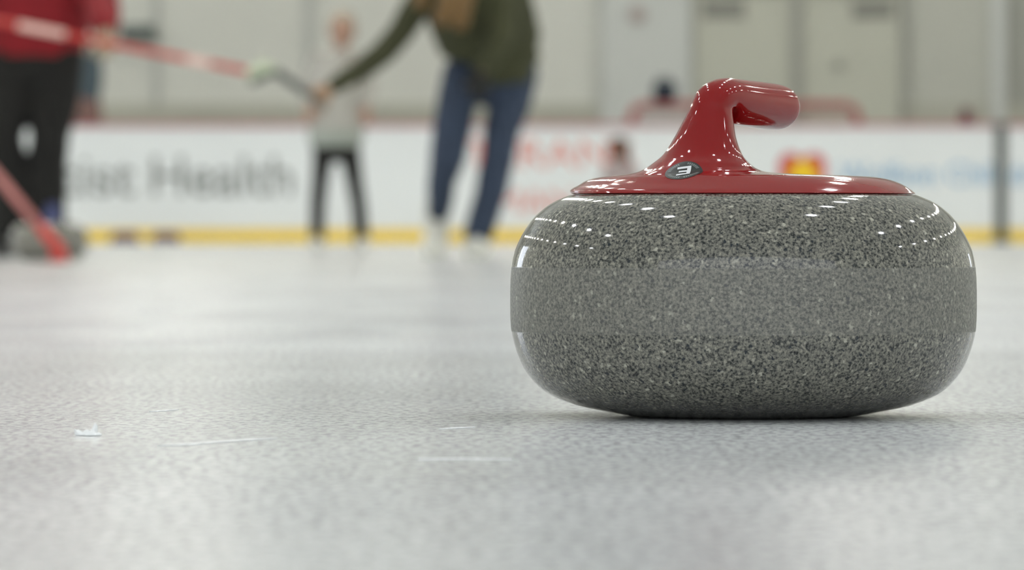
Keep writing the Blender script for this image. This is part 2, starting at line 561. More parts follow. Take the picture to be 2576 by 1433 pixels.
# ------------------------------------------------------------------ lettering
def text_mesh(body, x0, x1, ytop, ybase, Y, m, parent, depth=0.004, bold=0.012, name='lettering'):
    cu = bpy.data.curves.new('letters', 'FONT')
    cu.body = body
    cu.size = 1.0
    cu.offset = bold
    cu.extrude = 0.01
    to = bpy.data.objects.new('letters', cu)
    COL.objects.link(to)
    bpy.context.view_layer.update()
    dg = bpy.context.evaluated_depsgraph_get()
    me = bpy.data.meshes.new_from_object(to.evaluated_get(dg))
    COL.objects.unlink(to)
    bpy.data.objects.remove(to)
    xs = [v.co.x for v in me.vertices]
    ys = [v.co.y for v in me.vertices]
    ax, bx = min(xs), max(xs)
    asc = 0.729  # ascender height of the built-in face
    X0, X1 = wx(x0, Y), wx(x1, Y)
    Z1, Z0 = wz(ytop, Y), wz(ybase, Y)
    for v in me.vertices:
        x, y, z = v.co
        v.co = Vector((X0 + (x - ax) / (bx - ax) * (X1 - X0), Y - (0.5 + z / 0.02) * depth, Z0 + y / asc * (Z1 - Z0)))
    me.materials.clear()
    me.materials.append(m)
    o = bpy.data.objects.new(name, me)
    COL.objects.link(o)
    o.parent = parent
    o.matrix_parent_inverse = Matrix.Translation(-Vector(parent.location))
    return o

# ------------------------------------------------------------------ rink boards
BY = 52.7
ZT = wz(311, BY)
def board(x0, x1, label):
    t = thing('rink_board', label, 'rink board', ((x0 + x1) / 2, BY, 0))
    obj('panel', box(x0, x1, BY, BY + 0.10, 0.0, ZT - 0.028), M['board'], t)
    obj('cap_rail', box(x0, x1, BY - 0.03, BY + 0.14, ZT - 0.028, ZT, 0.008), M['rail_red'], t)
    obj('kick_plate', box(x0, x1, BY - 0.025, BY - 0.001, 0.0, wz(577, BY), 0.005), M['kick'], t)
    return t
xg0, xg1 = wx(2503, BY), wx(2533, BY)
b1 = board(XL, xg0, 'long white rink board with grey, red and blue lettering and yellow kick strip')
b2 = board(xg1, XR, 'white rink board section right of the dark gate post')
text_mesh('Baptist', -70, 340, 388, 490, BY, M['ink_grey'], b1, bold=0.008)
text_mesh('Health', 382, 736, 388, 490, BY, M['ink_grey'], b1, bold=0.008)
text_mesh('ETERANS', 1118, 1592, 348, 420, BY, M['ink_red'], b1, bold=0.0)
text_mesh('MAN', 1250, 1440, 474, 536, BY, M['ink_red'], b1, bold=0.0)
text_mesh('Wolfson Chil', 2108, 2496, 408, 462, BY, M['ink_blue'], b1, bold=0.012)
text_mesh("dren's", 2540, 2690, 408, 462, BY, M['ink_blue'], b2, bold=0.012)
# round topped red and yellow emblem
em = bmesh.new()
def disc(bm, px, py, rpx, Y0, Y1, n=28, sy=1.0):
    c = P(px, py, BY); r = rpx / F * BY
    rings = [[Vector((c.x + r * math.cos(2 * PI * i / n), yy, c.z + sy * r * math.sin(2 * PI * i / n))) for i in range(n)] for yy in (Y0, Y1)]
    loft(bm, rings)
disc(em, 1990, 417, 32, BY - 0.004, BY - 0.0005)
disc(em, 2046, 417, 32, BY - 0.004, BY - 0.0005)
add_box(em, wx(1960, BY), wx(2076, BY), BY - 0.0045, BY - 0.0005, wz(500, BY), wz(418, BY))
lg = obj('emblem', em, M['logo_red'], b1)
ey = bmesh.new(); disc(ey, 2020, 440, 36, BY - 0.009, BY - 0.0047, sy=1.05)
obj('emblem_centre', ey, M['logo_yellow'], lg)
# post
pm = thing('gate_post', 'dark grey steel gate post between the two white rink boards', 'post', ((xg0 + xg1) / 2, BY, 0))
obj('shaft', box(xg0 + 0.004, xg1 - 0.004, BY - 0.02, BY + 0.14, 0, ZT + 0.01, 0.01), M['post'], pm)
obj('foot_plate', box(xg0 - 0.03, xg1 + 0.03, BY - 0.09, BY - 0.03, 0, 0.03, 0.005), M['post'], pm)

# rubber footholds at the board
hg = None
for i, (px, lab) in enumerate(((315, 'low maroon rubber foothold on the ice by the yellow strip, the left one'),
                               (418, 'low maroon rubber foothold on the ice by the yellow strip, the right one'))):
    c = P(px, 611, 52.0)
    t = thing('curling_hack', lab, 'hack', (c.x, 52.0, 0), 'rubber footholds by the far board')
    b = bmesh.new()
    w2 = 0.125
    ring = [(-w2, 0), (w2, 0), (w2, 0.05), (w2 * 0.8, 0.095), (-w2 * 0.8, 0.095), (-w2, 0.05)]
    rr = [[Vector((c.x + x, 52.0 + dy, z)) for x, z in ring] for dy in (-0.1, 0.12)]
    loft(b, rr)
    obj('rubber_block', b, M['maroon'], t)
    obj('base_plate', box(c.x - 0.14, c.x + 0.14, 51.86, 52.16, 0, 0.008), M['post'], t)

# hockey goal standing behind the boards
GY = 54.6
gt = thing('hockey_goal', 'pale red tubular hockey goal standing behind the white boards', 'goal', (wx(1872, GY), GY, 0))
g = bmesh.new()
gx0, gx1, gz = wx(1588, GY), wx(2158, GY), wz(266, GY)
r_ = 0.045
pts = [(gx0, GY, 0.0), (gx0, GY, gz - 0.12), (gx0 + 0.035, GY, gz - 0.035), (gx0 + 0.12, GY, gz), (gx1 - 0.12, GY, gz), (gx1 - 0.035, GY, gz - 0.035), (gx1, GY, gz - 0.12), (gx1, GY, 0.0)]
add_tube(g, pts, [r_] * 8, n=14, caps=False)
obj('goal_frame', g, M['goal_red'], gt, True)
g = bmesh.new()
add_tube(g, [(gx0, GY, r_), (gx0 + 0.3, GY + 1.0, r_), (gx1 - 0.3, GY + 1.0, r_), (gx1, GY, r_)], [0.03] * 4, n=10)
obj('goal_base', g, M['goal_red'], gt, True)
g = bmesh.new()
for i in range(21):
    f_ = i / 20
    xt = gx0 + (gx1 - gx0) * f_
    xb = gx0 + 0.3 + (gx1 - gx0 - 0.6) * f_
    add_tube(g, [(xt, GY + 0.04, gz - 0.02), (xt * 0.5 + xb * 0.5, GY + 0.45, gz * 0.75), (xb, GY + 1.0, 0.05)], [0.004] * 3, n=5, caps=False)
for j in range(12):
    f_ = j / 11
    z = gz - 0.03 - (gz - 0.08) * f_
    y = GY + 0.04 + 0.96 * f_
    ins = 0.3 * f_
    add_tube(g, [(gx0 + ins, y, z), (gx1 - ins, y, z)], [0.004] * 2, n=5, caps=False)
obj('net', g, M['net'], gt)
# dark bag on the goal
bz = gz + r_
bg = thing('equipment_bag', 'small dark navy bag sitting on top of the pale red goal', 'bag', (wx(1671, GY), GY, bz))
obj('bag_body', box(wx(1642, GY), wx(1702, GY), GY - 0.09, GY + 0.09, bz - 0.002, bz + 0.19, 0.05), M['navy'], bg, True)
g = bmesh.new(); xc = wx(1671, GY)
add_tube(g, [(xc - 0.07, GY, bz + 0.17), (xc - 0.05, GY, bz + 0.22), (xc + 0.05, GY, bz + 0.22), (xc + 0.07, GY, bz + 0.17)], [0.012] * 4, n=8)
obj('bag_strap', g, M['navy'], bg, True)

# red bottle on the board rail near the right
def bottle(px, Y, zb, h, r, m, label, capm):
    c = wx(px, Y)
    t = thing('drink_bottle', label, 'bottle', (c, Y, zb))
    g = bmesh.new(); n = 18
    loft(g, [[Vector((c + rr * math.cos(2 * PI * i / n), Y + rr * math.sin(2 * PI * i / n), zb + z)) for i in range(n)]
             for rr, z in ((r * 0.9, 0), (r, 0.01), (r, h * 0.62), (r * 0.55, h * 0.8), (r * 0.5, h * 0.86))])
    obj('bottle_body', g, m, t, True)
    g = bmesh.new()
    loft(g, [[Vector((c + rr * math.cos(2 * PI * i / n), Y + rr * math.sin(2 * PI * i / n), zb + z)) for i in range(n)]
             for rr, z in ((r * 0.62, h * 0.84), (r * 0.62, h * 0.95), (r * 0.4, h))])
    obj('bottle_cap', g, capm, t, True)
    return t
bottle(2431, BY + 0.05, ZT, 0.15, 0.062, M['maroon'], 'dark maroon drink bottle standing on the red board rail near the gate post', M['post'])

# coat hanging behind the board at the left, bag below
def coat():
    Y = 53.6
    t = thing('hanging_coat', 'slate blue coat hanging behind the board beside the red-shirted player', 'coat', (wx(226, Y), Y, wz(312, Y)))
    g = bmesh.new()
    add_tube(g, [P(230, 128, Y), P(229, 150, Y), P(227, 200, Y), P(226, 245, Y)], [(0.05, 0.04), (0.11, 0.06), (0.12, 0.07), (0.10, 0.07)], n=16)
    add_tube(g, [P(212, 150, Y), P(204, 190, Y), P(206, 225, Y)], [0.045, 0.04, 0.035], n=10)
    o = obj('coat_body', g, M['slate'], t, True); remesh(o, 0.012)
    g = bmesh.new()
    add_tube(g, [P(222, 245, Y), P(222, 275, Y), P(224, 320, Y)], [(0.10, 0.06), (0.13, 0.07), (0.12, 0.07)], n=16)
    o = obj('coat_lining', g, M['dusty_red'], t, True)
    g = bmesh.new()
    add_cyl(g, (wx(228, Y), Y + 0.09, 0.0), (wx(228, Y), Y + 0.09, wz(125, Y)), 0.015, 10)
    add_cyl(g, (wx(228, Y), Y + 0.09, wz(126, Y)), (wx(228, Y), Y - 0.02, wz(126, Y)), 0.012, 10)
    obj('coat_hook', g, M['post'], t)
coat()
# green-grey cabinet mounted on the wall
t = thing('wall_cabinet', 'grey-green box fixed to the end wall above the red broom', 'wall box', (wx(345), YF, wz(98)))
obj('cabinet_body', box(wx(305), wx(392), YF - 0.25, YF, wz(98), wz(64), 0.02), mat('cabinet_green', srgb(112, 124, 116), 0.7), t)
obj('cabinet_door', box(wx(309), wx(388), YF - 0.27, YF - 0.251, wz(95), wz(67), 0.005), mat('cabinet_door', srgb(104, 112, 110), 0.7), t)

# ------------------------------------------------------------------ curling stones
# outline of the granite: row in the photo -> half width in pixels
PROF = [(490, 434), (497, 452), (505, 471), (514, 487), (523, 500), (540, 520), (557, 535), (575, 547.5), (591, 557.5), (610, 567), (630, 575),
        (650, 580), (670, 583.5), (700, 586), (735, 587), (775, 587), (800, 586.5), (825, 585), (845, 581.5), (863, 577), (885, 570.5), (906, 562), (925, 553), (942, 542), (958, 529),
        (975, 512), (987, 496), (998, 475), (1008, 450), (1017, 424), (1024, 396), (1031, 360), (1038, 325), (1044, 288)]
SX, SY = (1869.5 - W / 2) / F * 3.5, 3.5
SCALE = F / 3.5
def stone_profile():
    pr = [(hw / SCALE * 0.9985, CH - (y - HY) / SCALE) for y, hw in PROF]
    pr = [(0.0, pr[0][1] + 0.0002), (0.05, pr[0][1] + 0.0002), (0.098, pr[0][1] + 0.0002)] + pr
    pr += [(0.066, 0.0012), (0.0635, 0.0), (0.0605, 0.0), (0.058, 0.0012), (0.03, 0.006), (0.0, 0.006)]
    return pr
def lathe(bm, prof, c, n=128, Yf=1.0):
    rings = []
    vr = []
    for r, z in prof:
        if r < 1e-6:
            vr.append([bm.verts.new((c[0], c[1], c[2] + z))])
        else:
            vr.append([bm.verts.new((c[0] + r * math.cos(2 * PI * i / n), c[1] + r * math.sin(2 * PI * i / n), c[2] + z)) for i in range(n)])
    for a, b in zip(vr[:-1], vr[1:]):
        for i in range(n):
            j = (i + 1) % n
            if len(a) == 1: bm.faces.new((a[0], b[j], b[i]))
            elif len(b) == 1: bm.faces.new((a[i], a[j], b[0]))
            else: bm.faces.new((a[i], a[j], b[j], b[i]))
    return bm

YAW = math.radians(65)
CU, SU = math.cos(YAW), math.sin(YAW)
def handle_rows():
    """rows: u, v, z, theta, a (in plane), b (across)"""
    rows = []
    zb = 0.1354
    for r, z in ((0.002, zb), (0.06, zb), (0.098, zb), (0.1035, zb - 0.0001), (0.1052, zb + 0.0004)):
        rows.append((0.0, 0.0, z, 0.0, r, r))
    def px(y, L, R, u, a):
        Yc = 3.5 + u * SU
        z = CH - (y - HY) / F * Yc
        xl = (L - W / 2) / F * Yc - SX
        xr = (R - W / 2) / F * Yc - SX
        cx, hw = (xl + xr) / 2, (xr - xl) / 2
        v = (CU * u - cx) / SU
        b = math.sqrt(max(hw * hw - (a * CU) ** 2, 1e-6)) / SU
        rows.append((u, v, z, 0.0, a, b))
    def pf(y, L, R, front, back):
        px(y, L, R, (front + back) / 2, (back - front) / 2)
    pf(478, 1435, 2291, -0.1018, 0.1035)
    pf(466, 1455, 2272, -0.0955, 0.0990)
    pf(455, 1474, 2246, -0.0902, 0.0935)
    pf(447, 1500, 2210, -0.0865, 0.0850)
    pf(442.5, 1535, 2150, -0.0843, 0.0670)
    pf(439, 1568, 2040, -0.0825, 0.0390)
    pf(433, 1600, 1940, -0.0798, 0.0130)
    pf(424, 1622, 1906, -0.0762, 0.0000)
    pf(410, 1643, 1886, -0.0712, -0.0090)
    pf(388, 1669, 1868, -0.0640, -0.0135)
    pf(348, 1695, 1853, -0.0561, -0.0170)
    pf(307, 1717, 1847, -0.0503, -0.0167)
    pf(275, 1733, 1845, -0.0462, -0.0158)
    v = rows[-1][1]
    D = math.radians
    rows += [(-0.0288, v * 0.9, 0.1895, D(14), 0.0148, 0.0130),
             (-0.0250, v * 0.8, 0.1920, D(38), 0.0146, 0.0132),
             (-0.0185, v * 0.65, 0.1925, D(64), 0.0142, 0.0134),
             (-0.0095, v * 0.5, 0.1922, D(84), 0.0140, 0.0136),
             (0.0060, v * 0.3, 0.1914, D(92), 0.0141, 0.0139),
             (0.0250, v * 0.1, 0.1906, D(92), 0.0143, 0.0141),
             (0.0430, -0.0006, 0.1899, D(93), 0.0143, 0.0142),
             (0.0530, -0.0016, 0.1895, D(94), 0.0137, 0.0136),
             (0.0575, -0.0020, 0.1893, D(94), 0.0120, 0.0120),
             (0.0603, -0.0022, 0.1892, D(94), 0.0086, 0.0086),
             (0.0615, -0.0023, 0.1891, D(94), 0.0008, 0.0008)]
    return rows
def handle_mesh(bm, ox, oy, yaw=YAW, k=1.0, n=112, sub=7):
    cu, su = math.cos(yaw), math.sin(yaw)
    rows = handle_rows()
    head, tail = rows[:5], rows[4:]
    rows = head[:-1] + catmull(tail, sub)
    rings = []
    for u, v, z, th, a, b in rows:
        ring = []
        a = max(a, 0.0005); b = max(b, 0.0005)
        for i in range(n):
            q = 2 * PI * i / n
            du = a * math.cos(q); dv = b * math.sin(q)
            uu = u + du * math.cos(th)
            zz = z - du * math.sin(th)
            vv = v + dv
            ring.append(Vector((ox + k * (uu * cu - vv * su), oy + k * (uu * su + vv * cu), zz)))
        rings.append(ring)
    loft(bm, rings)
    return bm

st = thing('curling_stone', 'large speckled grey curling stone with glossy red handle in sharp focus on the ice', 'curling stone', (SX, SY, 0))
g = bmesh.new(); lathe(g, stone_profile(), (0, 0, 0), 160)
gr = obj('granite_body', g, M['granite'], None, True)
gr.location = (SX, SY, 0); gr.parent = st; gr.matrix_parent_inverse = Matrix.Translation(-Vector(st.location))
g = bmesh.new(); handle_mesh(g, SX, SY)
hd = obj('handle', g, M['handle'], st, True)
g = bmesh.new(); add_tube(g, [(SX, SY, 0.1343), (SX, SY, 0.1353)], [0.094, 0.094], n=64, caps=False)
obj('seat_gasket', g, M['shoe_black'], st)

# round decal laid onto the handle flare
hm = bmesh.new(); handle_mesh(hm, SX, SY)
bmesh.ops.recalc_face_normals(hm, faces=hm.faces)
bvh = BVHTree.FromBMesh(hm)
co = Vector((0, 0, CH))
hit, nrm, _, _ = bvh.ray_cast(co, (P(1720, 432, 3.5) - co).normalized())
if nrm.dot(hit - co) > 0: nrm = -nrm
tx = (Vector((1, 0, 0)) - nrm * nrm.x).normalized()
ty = nrm.cross(tx)
if ty.z < 0: ty = -ty
DR = 0.0114
def proj(x, y, off):
    p = hit + tx * x + ty * y
    h2 = bvh.ray_cast(p + nrm * 0.02, -nrm)
    if h2[0] is None: return p + nrm * off
    n2 = h2[1] if h2[1].dot(nrm) > 0 else -h2[1]
    return h2[0] + n2 * off
def patch(bm, fn, nu, nv, off):
    g_ = [[bm.verts.new(proj(*fn(i / nu, j / nv), off)) for j in range(nv + 1)] for i in range(nu + 1)]
    for i in range(nu):
        for j in range(nv):
            bm.faces.new((g_[i][j], g_[i + 1][j], g_[i + 1][j + 1], g_[i][j + 1]))
def sector(bm, r0, r1, a0, a1, off, nu=4, nv=6):
    patch(bm, lambda s, t_: ((r0 + (r1 - r0) * s) * math.cos(a0 + (a1 - a0) * t_), (r0 + (r1 - r0) * s) * math.sin(a0 + (a1 - a0) * t_)), nu, nv, off)
def bar(bm, x0, x1, y0, y1, sh, off):
    patch(bm, lambda s, t_: (x0 + (x1 - x0) * s + sh * (y0 + (y1 - y0) * t_), y0 + (y1 - y0) * t_), 6, 4, off)
dm = bmesh.new(); sector(dm, 0.0002, DR, 0, 2 * PI, 0.00020, 12, 60)
dec = obj('round_decal', dm, M['decal_black'], hd, True); dec['label'] = 'round black decal with white upturned E'
dm = bmesh.new()
for a0, a1, n_ in ((20, 75, 7), (105, 168, 8), (190, 255, 8), (268, 345, 9)):
    for k in range(n_):
        s0 = math.radians(a0 + (a1 - a0) * k / n_); s1 = math.radians(a0 + (a1 - a0) * (k + 0.66) / n_)
        sector(dm, DR * 0.70, DR * 0.88, s0, s1, 0.00035, 2, 2)
for p in (0,):
    pass
mk = obj('decal_rim_marks', dm, M['decal_grey'], hd, True)
dm = bmesh.new()
e = DR
bar(dm, -0.36 * e, 0.30 * e, 0.30 * e, 0.50 * e, 0.12, 0.00040)
bar(dm, -0.26 * e, 0.20 * e, -0.10 * e, 0.10 * e, 0.12, 0.00040)
bar(dm, -0.36 * e, 0.30 * e, -0.50 * e, -0.30 * e, 0.12, 0.00040)
bar(dm, 0.17 * e, 0.37 * e, -0.50 * e, 0.50 * e, 0.12, 0.00046)
obj('decal_letter', dm, M['decal_white'], hd, True)
hm.free()

# second stone at the far left, out of focus
s2y = F / 684.0
s2x = (124 - W / 2) / F * s2y
st2 = thing('curling_stone', 'blurred grey curling stone at the left edge in front of the black trousers', 'curling stone', (s2x, s2y, 0))
g2 = gr.copy(); COL.objects.link(g2); g2.parent = st2; g2.matrix_parent_inverse = Matrix.Translation((-s2x, -s2y, 0)); g2.location = (s2x, s2y, 0)
g = bmesh.new()
lathe(g, [(0.0, 0.142), (0.07, 0.141), (0.09, 0.138), (0.098, 0.1355), (0.0, 0.1355)], (s2x, s2y, 0), 48)
o = obj('top_cap', g, M['granite'], st2, True)

# snow chip and scratches on the ice near the stone
c = P(231, 1087, F * CH / (1092 - HY))
c = Vector((c.x, F * CH / (1096 - HY), 0))
g = bmesh.new()
for (dx, dy, sx_, sy_, h_, lean) in ((0, 0, 0.0068, 0.006, 0.0040, 0.2), (0.0016, 0.003, 0.0030, 0.004, 0.0078, 0.3), (0.0052, -0.001, 0.0036, 0.004, 0.0022, 0.6), (-0.004, 0.002, 0.0040, 0.004, 0.0046, -0.7)):
    base = [Vector((c.x + dx + sx_ * math.cos(a) * (0.8 + 0.3 * math.sin(3 * a + dx * 900)), c.y + dy + sy_ * math.sin(a), 0.0002)) for a in [2 * PI * q / 7 for q in range(7)]]
    top = [Vector((c.x + dx + lean * h_ + (p.x - c.x - dx) * 0.35, c.y + dy + (p.y - c.y - dy) * 0.4, h_ * (0.8 + 0.2 * math.sin(5 * q)))) for q, p in enumerate(base)]
    loft(g, [base, top])
o = obj('snow_chip', g, M['snow']); remesh(o, 0.0005, 1)
tag(o, 'small white chip of snow lying on the ice at the left foreground', 'ice chip')
def scratch(pxs, label, w=0.0016):
    g = bmesh.new()
    pts = []
    for (px, py) in pxs:
        Y = F * CH / (py - HY)
        pts.append(Vector(((px - W / 2) / F * Y, Y, 0.0)))
    rings = []
    n_ = 24
    for k in range(n_ + 1):
        t_ = k / n_ * (len(pts) - 1); i = min(int(t_), len(pts) - 2); f_ = t_ - i
        p = pts[i].lerp(pts[i + 1], f_)
        ww = w * (0.35 + 0.9 * abs(noise.noise(Vector((k * 0.7, pxs[0][0], 0))))) * math.sin(PI * min(max(k / n_, 0.04), 0.96)) * 10
        rings.append([p + Vector((0, -ww, 0.0001)), p + Vector((0, ww, 0.0001)), p + Vector((0, ww * 0.6, 0.0006)), p + Vector((0, -ww * 0.6, 0.0006))])
    loft(g, rings)
    o = obj('frost_scratch', g, M['snow'], None, True)
    tag(o, label, 'scratch', 'white scratches in the ice')
scratch([(398, 1122), (480, 1118), (600, 1108), (700, 1103)], 'long white scratch in the ice right of the small snow chip', 0.0022)
scratch([(1105, 1080), (1150, 1077), (1195, 1075)], 'short white scratch in the ice just left of the large stone', 0.0016)
scratch([(375, 1036), (410, 1034), (450, 1031)], 'short white scratch above the long one, left foreground ice', 0.0016)
scratch([(1050, 1156), (1170, 1155), (1290, 1156)], 'thin straight white scratch below and left of the large stone', 0.0010)

# ------------------------------------------------------------------ brooms
def broom_shaft_label(): pass
A, B = P(-330, -12, 23.3), P(617, 178, 23.3)
t = thing('curling_broom', 'red curling broom held level by the red-shirted player, pale band on its shaft', 'broom', A)
g = bmesh.new(); add_tube(g, [A, A.lerp(B, 0.5), B], [0.013] * 3, n=16)
obj('shaft', g, M['broom_red'], t, True)
dv = (B - A).normalized()
g = bmesh.new(); a1 = A.lerp(B, (45 + 330) / 947); a2 = A.lerp(B, (165 + 330) / 947)
add_tube(g, [a1, a2], [0.0165] * 2, n=16, caps=False); obj('shaft_label', g, M['label_pale'], t, True)
g = bmesh.new(); a1 = A.lerp(B, (470 + 330) / 947); a2 = A.lerp(B, (530 + 330) / 947)
add_tube(g, [a1, a2], [0.0165] * 2, n=16, caps=False); obj('shaft_band', g, M['label_pale'], t, True)
g = bmesh.new(); add_box(g, A.x - 0.13, A.x + 0.03, A.y - 0.04, A.y + 0.04, A.z - 0.06, A.z + 0.02, 0.015)
obj('broom_head', g, M['broom_red'], t, True)

A, B = P(795, 252, 23.6), P(682, 172, 22.9)
t = thing('curling_broom', 'dark shafted broom with pale green head held out by the person in olive sweatshirt', 'broom', A)
d_ = (B - A).normalized()
g = bmesh.new(); add_tube(g, [A - d_ * 0.12, B], [0.019] * 2, n=14); obj('shaft', g, M['shaft_dark'], t, True)
g = bmesh.new(); c1 = P(664, 172, 22.88); c2 = P(636, 186, 22.86)
add_tube(g, [c1 + Vector((0, 0, 0.01)), c2], [(0.022, 0.045), (0.026, 0.05)], n=14)
obj('brush_pad', g, M['pad_green'], t, True)
g = bmesh.new(); add_tube(g, [P(676, 190, 22.9), P(640, 204, 22.86)], [(0.012, 0.035), (0.014, 0.04)], n=12)
obj('brush_plate', g, M['shaft_dark'], t, True)
g = bmesh.new(); add_tube(g, [B, P(660, 182, 22.88)], [0.02, 0.018], n=12); obj('swivel', g, M['pad_green'], t, True)

A, B = P(150, 630, 20.6), P(-440, -78, 20.9)
t = thing('curling_broom', 'red broom shaft slanting down in front of the far left stone', 'broom', (A.x, A.y, 0))
g = bmesh.new(); add_tube(g, [A, B], [0.016, 0.013], n=16); obj('shaft', g, M['broom_red'], t, True)
g = bmesh.new(); add_tube(g, [A.lerp(B, 0.09), A.lerp(B, 0.36)], [0.0175, 0.0165], n=16, caps=False)
obj('shaft_wrap', g, M['wrap_rose'], t, True)
g = bmesh.new(); add_tube(g, [A + (B - A).normalized() * 0.10, A], [0.021, 0.026], n=16); obj('ferrule', g, M['broom_red'], t, True)
g = bmesh.new(); add_box(g, A.x - 0.03, A.x + 0.03, A.y - 0.08, A.y + 0.08, 0.0, 0.028, 0.008); obj('broom_head', g, M['broom_red'], t, True)

# ------------------------------------------------------------------ people
def V3(*a): return Vector(a)
def add_hand(bm, wrist, direction, back, size=1.0, curl=0.5, side=1):
    """palm, four fingers and a thumb; back = direction the back of the hand faces"""
    d = Vector(direction).normalized()
    b = Vector(back); b = (b - d * b.dot(d)).normalized()
    s = d.cross(b).normalized() * side        # thumb side
    w = Vector(wrist)
    k = size
    palm = w + d * 0.045 * k
    add_tube(bm, [w - d * 0.01 * k, w + d * 0.02 * k, palm, w + d * 0.085 * k], [(0.026 * k, 0.02 * k), (0.034 * k, 0.018 * k), (0.041 * k, 0.016 * k), (0.038 * k, 0.014 * k)], n=12, flat=b)
    for i, (off, ln) in enumerate(((0.029, 0.072), (0.010, 0.080), (-0.010, 0.075), (-0.028, 0.060))):
        p0 = w + d * (0.086 - 0.004 * abs(i - 1)) * k + s * off * k
        a = curl * 0.9 + 0.1 * i * curl
        pts = [p0 - d * 0.01 * k, p0]
        ang = 0.0
        for seg in (0.42, 0.32, 0.26):
            ang += a * 1.25
            dd = (d * math.cos(ang) - b * math.sin(ang)).normalized()
            pts.append(pts[-1] + dd * ln * seg * k)
        add_tube(bm, pts, [0.0095 * k, 0.0092 * k, 0.0088 * k, 0.008 * k, 0.0068 * k], n=8)
    p0 = w + d * 0.025 * k + s * 0.030 * k
    t1 = (d * 0.55 + s * 0.75 - b * 0.25).normalized()
    t2 = (d * 0.8 + s * 0.2 - b * (0.3 + 0.6 * curl)).normalized()
    add_tube(bm, [p0, p0 + t1 * 0.035 * k, p0 + t1 * 0.035 * k + t2 * 0.03 * k, p0 + t1 * 0.035 * k + t2 * 0.052 * k], [0.014 * k, 0.011 * k, 0.0098 * k, 0.0085 * k], n=8)

def add_head(bm, c, k, face, up=Vector((0, 0, 1))):
    """c = centre of the skull, k = head height"""
    f = Vector(face).normalized(); up = (Vector(up) - f * Vector(up).dot(f)).normalized(); r = f.cross(up).normalized()
    R = Matrix((r, f, up)).transposed()
    def q(x, y, z): return Vector(c) + r * x * k + f * y * k + up * z * k
    add_ball(bm, q(0, -0.04, 0.10), (0.335 * k, 0.40 * k, 0.38 * k), 20, R)
    add_ball(bm, q(0, 0.08, -0.10), (0.27 * k, 0.29 * k, 0.33 * k), 20, R)
    add_ball(bm, q(0, 0.20, -0.36), (0.13 * k, 0.14 * k, 0.11 * k), 12, R)
    add_tube(bm, [q(0, 0.36, 0.06), q(0, 0.43, -0.06), q(0, 0.47, -0.14)], [0.035 * k, 0.045 * k, 0.062 * k], n=10)
    add_tube(bm, [q(-0.09, 0.355, -0.245), q(0, 0.385, -0.24), q(0.09, 0.355, -0.245)], [0.025 * k, 0.036 * k, 0.025 * k], n=8)
    add_tube(bm, [q(-0.16, 0.335, 0.10), q(0, 0.37, 0.09), q(0.16, 0.335, 0.10)], [0.04 * k, 0.045 * k, 0.04 * k], n=8)
    for s in (-1, 1):
        add_ball(bm, q(s * 0.335, -0.02, -0.02), (0.035 * k, 0.075 * k, 0.12 * k), 10, R)
    return q, R

def person(name_label, J, skin, k=0.22, face=(0, -1, 0), up=(0, 0, 1), voxel=0.008, limb=1.0, hair=None, hair_pts=None, curl=(0.6, 0.6), back=((0, -1, 0), (0, -1, 0)), handdir=None):
    t = thing('person', name_label, 'person', (J['pelvis'].x, J['pelvis'].y, 0))
    g = bmesh.new()
    L = limb
    add_tube(g, [J['pelvis'] + Vector((0, 0, -0.03)), J['pelvis'].lerp(J['chest'], 0.4), J['chest'], J['chest'].lerp(J['neck'], 0.7), J['neck']],
             [(0.125 * L, 0.08 * L), (0.11 * L, 0.075 * L), (0.13 * L, 0.085 * L), (0.10 * L, 0.065 * L), (0.05 * L, 0.05 * L)], n=18)
    add_tube(g, [J['sh0'], J['chest'].lerp(J['neck'], 0.62), J['sh1']], [0.05 * L, 0.07 * L, 0.05 * L], n=12)
    add_tube(g, [J['neck'] - (J['head'] - J['neck']) * 0.25, J['head']], [0.055 * L, 0.052 * L], n=12)
    for s in ('0', '1'):
        add_tube(g, [J['sh' + s], J['sh' + s].lerp(J['el' + s], 0.5), J['el' + s], J['el' + s].lerp(J['wr' + s], 0.35), J['wr' + s]],
                 [0.036 * L, 0.032 * L, 0.026 * L, 0.026 * L, 0.024 * L], n=12)
        add_tube(g, [J['hp' + s], J['hp' + s].lerp(J['kn' + s], 0.4), J['kn' + s], J['kn' + s].lerp(J['an' + s], 0.35), J['an' + s]],
                 [0.055 * L, 0.044 * L, 0.030 * L, 0.026 * L, 0.024 * L], n=14)
        an, toe = J['an' + s], J['toe' + s]
        add_tube(g, [an, an.lerp(toe, 0.5) + Vector((0, 0, -0.005)), toe], [0.032 * L, 0.034 * L, 0.026 * L], n=10)
        i = int(s)
        hdv = handdir[i] if handdir else (J['wr' + s] - J['el' + s])
        add_hand(g, J['wr' + s], hdv, back[i], 0.95 * L, curl[i], 1 if i else -1)
    q, R = add_head(g, J['head'] + Vector(up) * 0.0, k, face, up)
    o = obj('body', g, skin, t, True)
    remesh(o, voxel, 5)
    for s in (-1, 1):
        e = bmesh.new(); add_ball(e, q(s * 0.125, 0.335, 0.02), (0.05 * k, 0.03 * k, 0.026 * k), 10, R)
        obj('eye', e, M['eye'], t, True)
    if hair is not None:
        h = bmesh.new()
        add_ball(h, q(0, -0.10, 0.15), (0.385 * k, 0.42 * k, 0.40 * k), 20, R)
        add_ball(h, q(0, -0.20, -0.08), (0.36 * k, 0.28 * k, 0.34 * k), 16, R)
        for pts, rad in (hair_pts or []):
            add_tube(h, pts, rad, n=10)
        o = obj('hair', h, hair, t, True)
        remesh(o, voxel, 4)
    return t

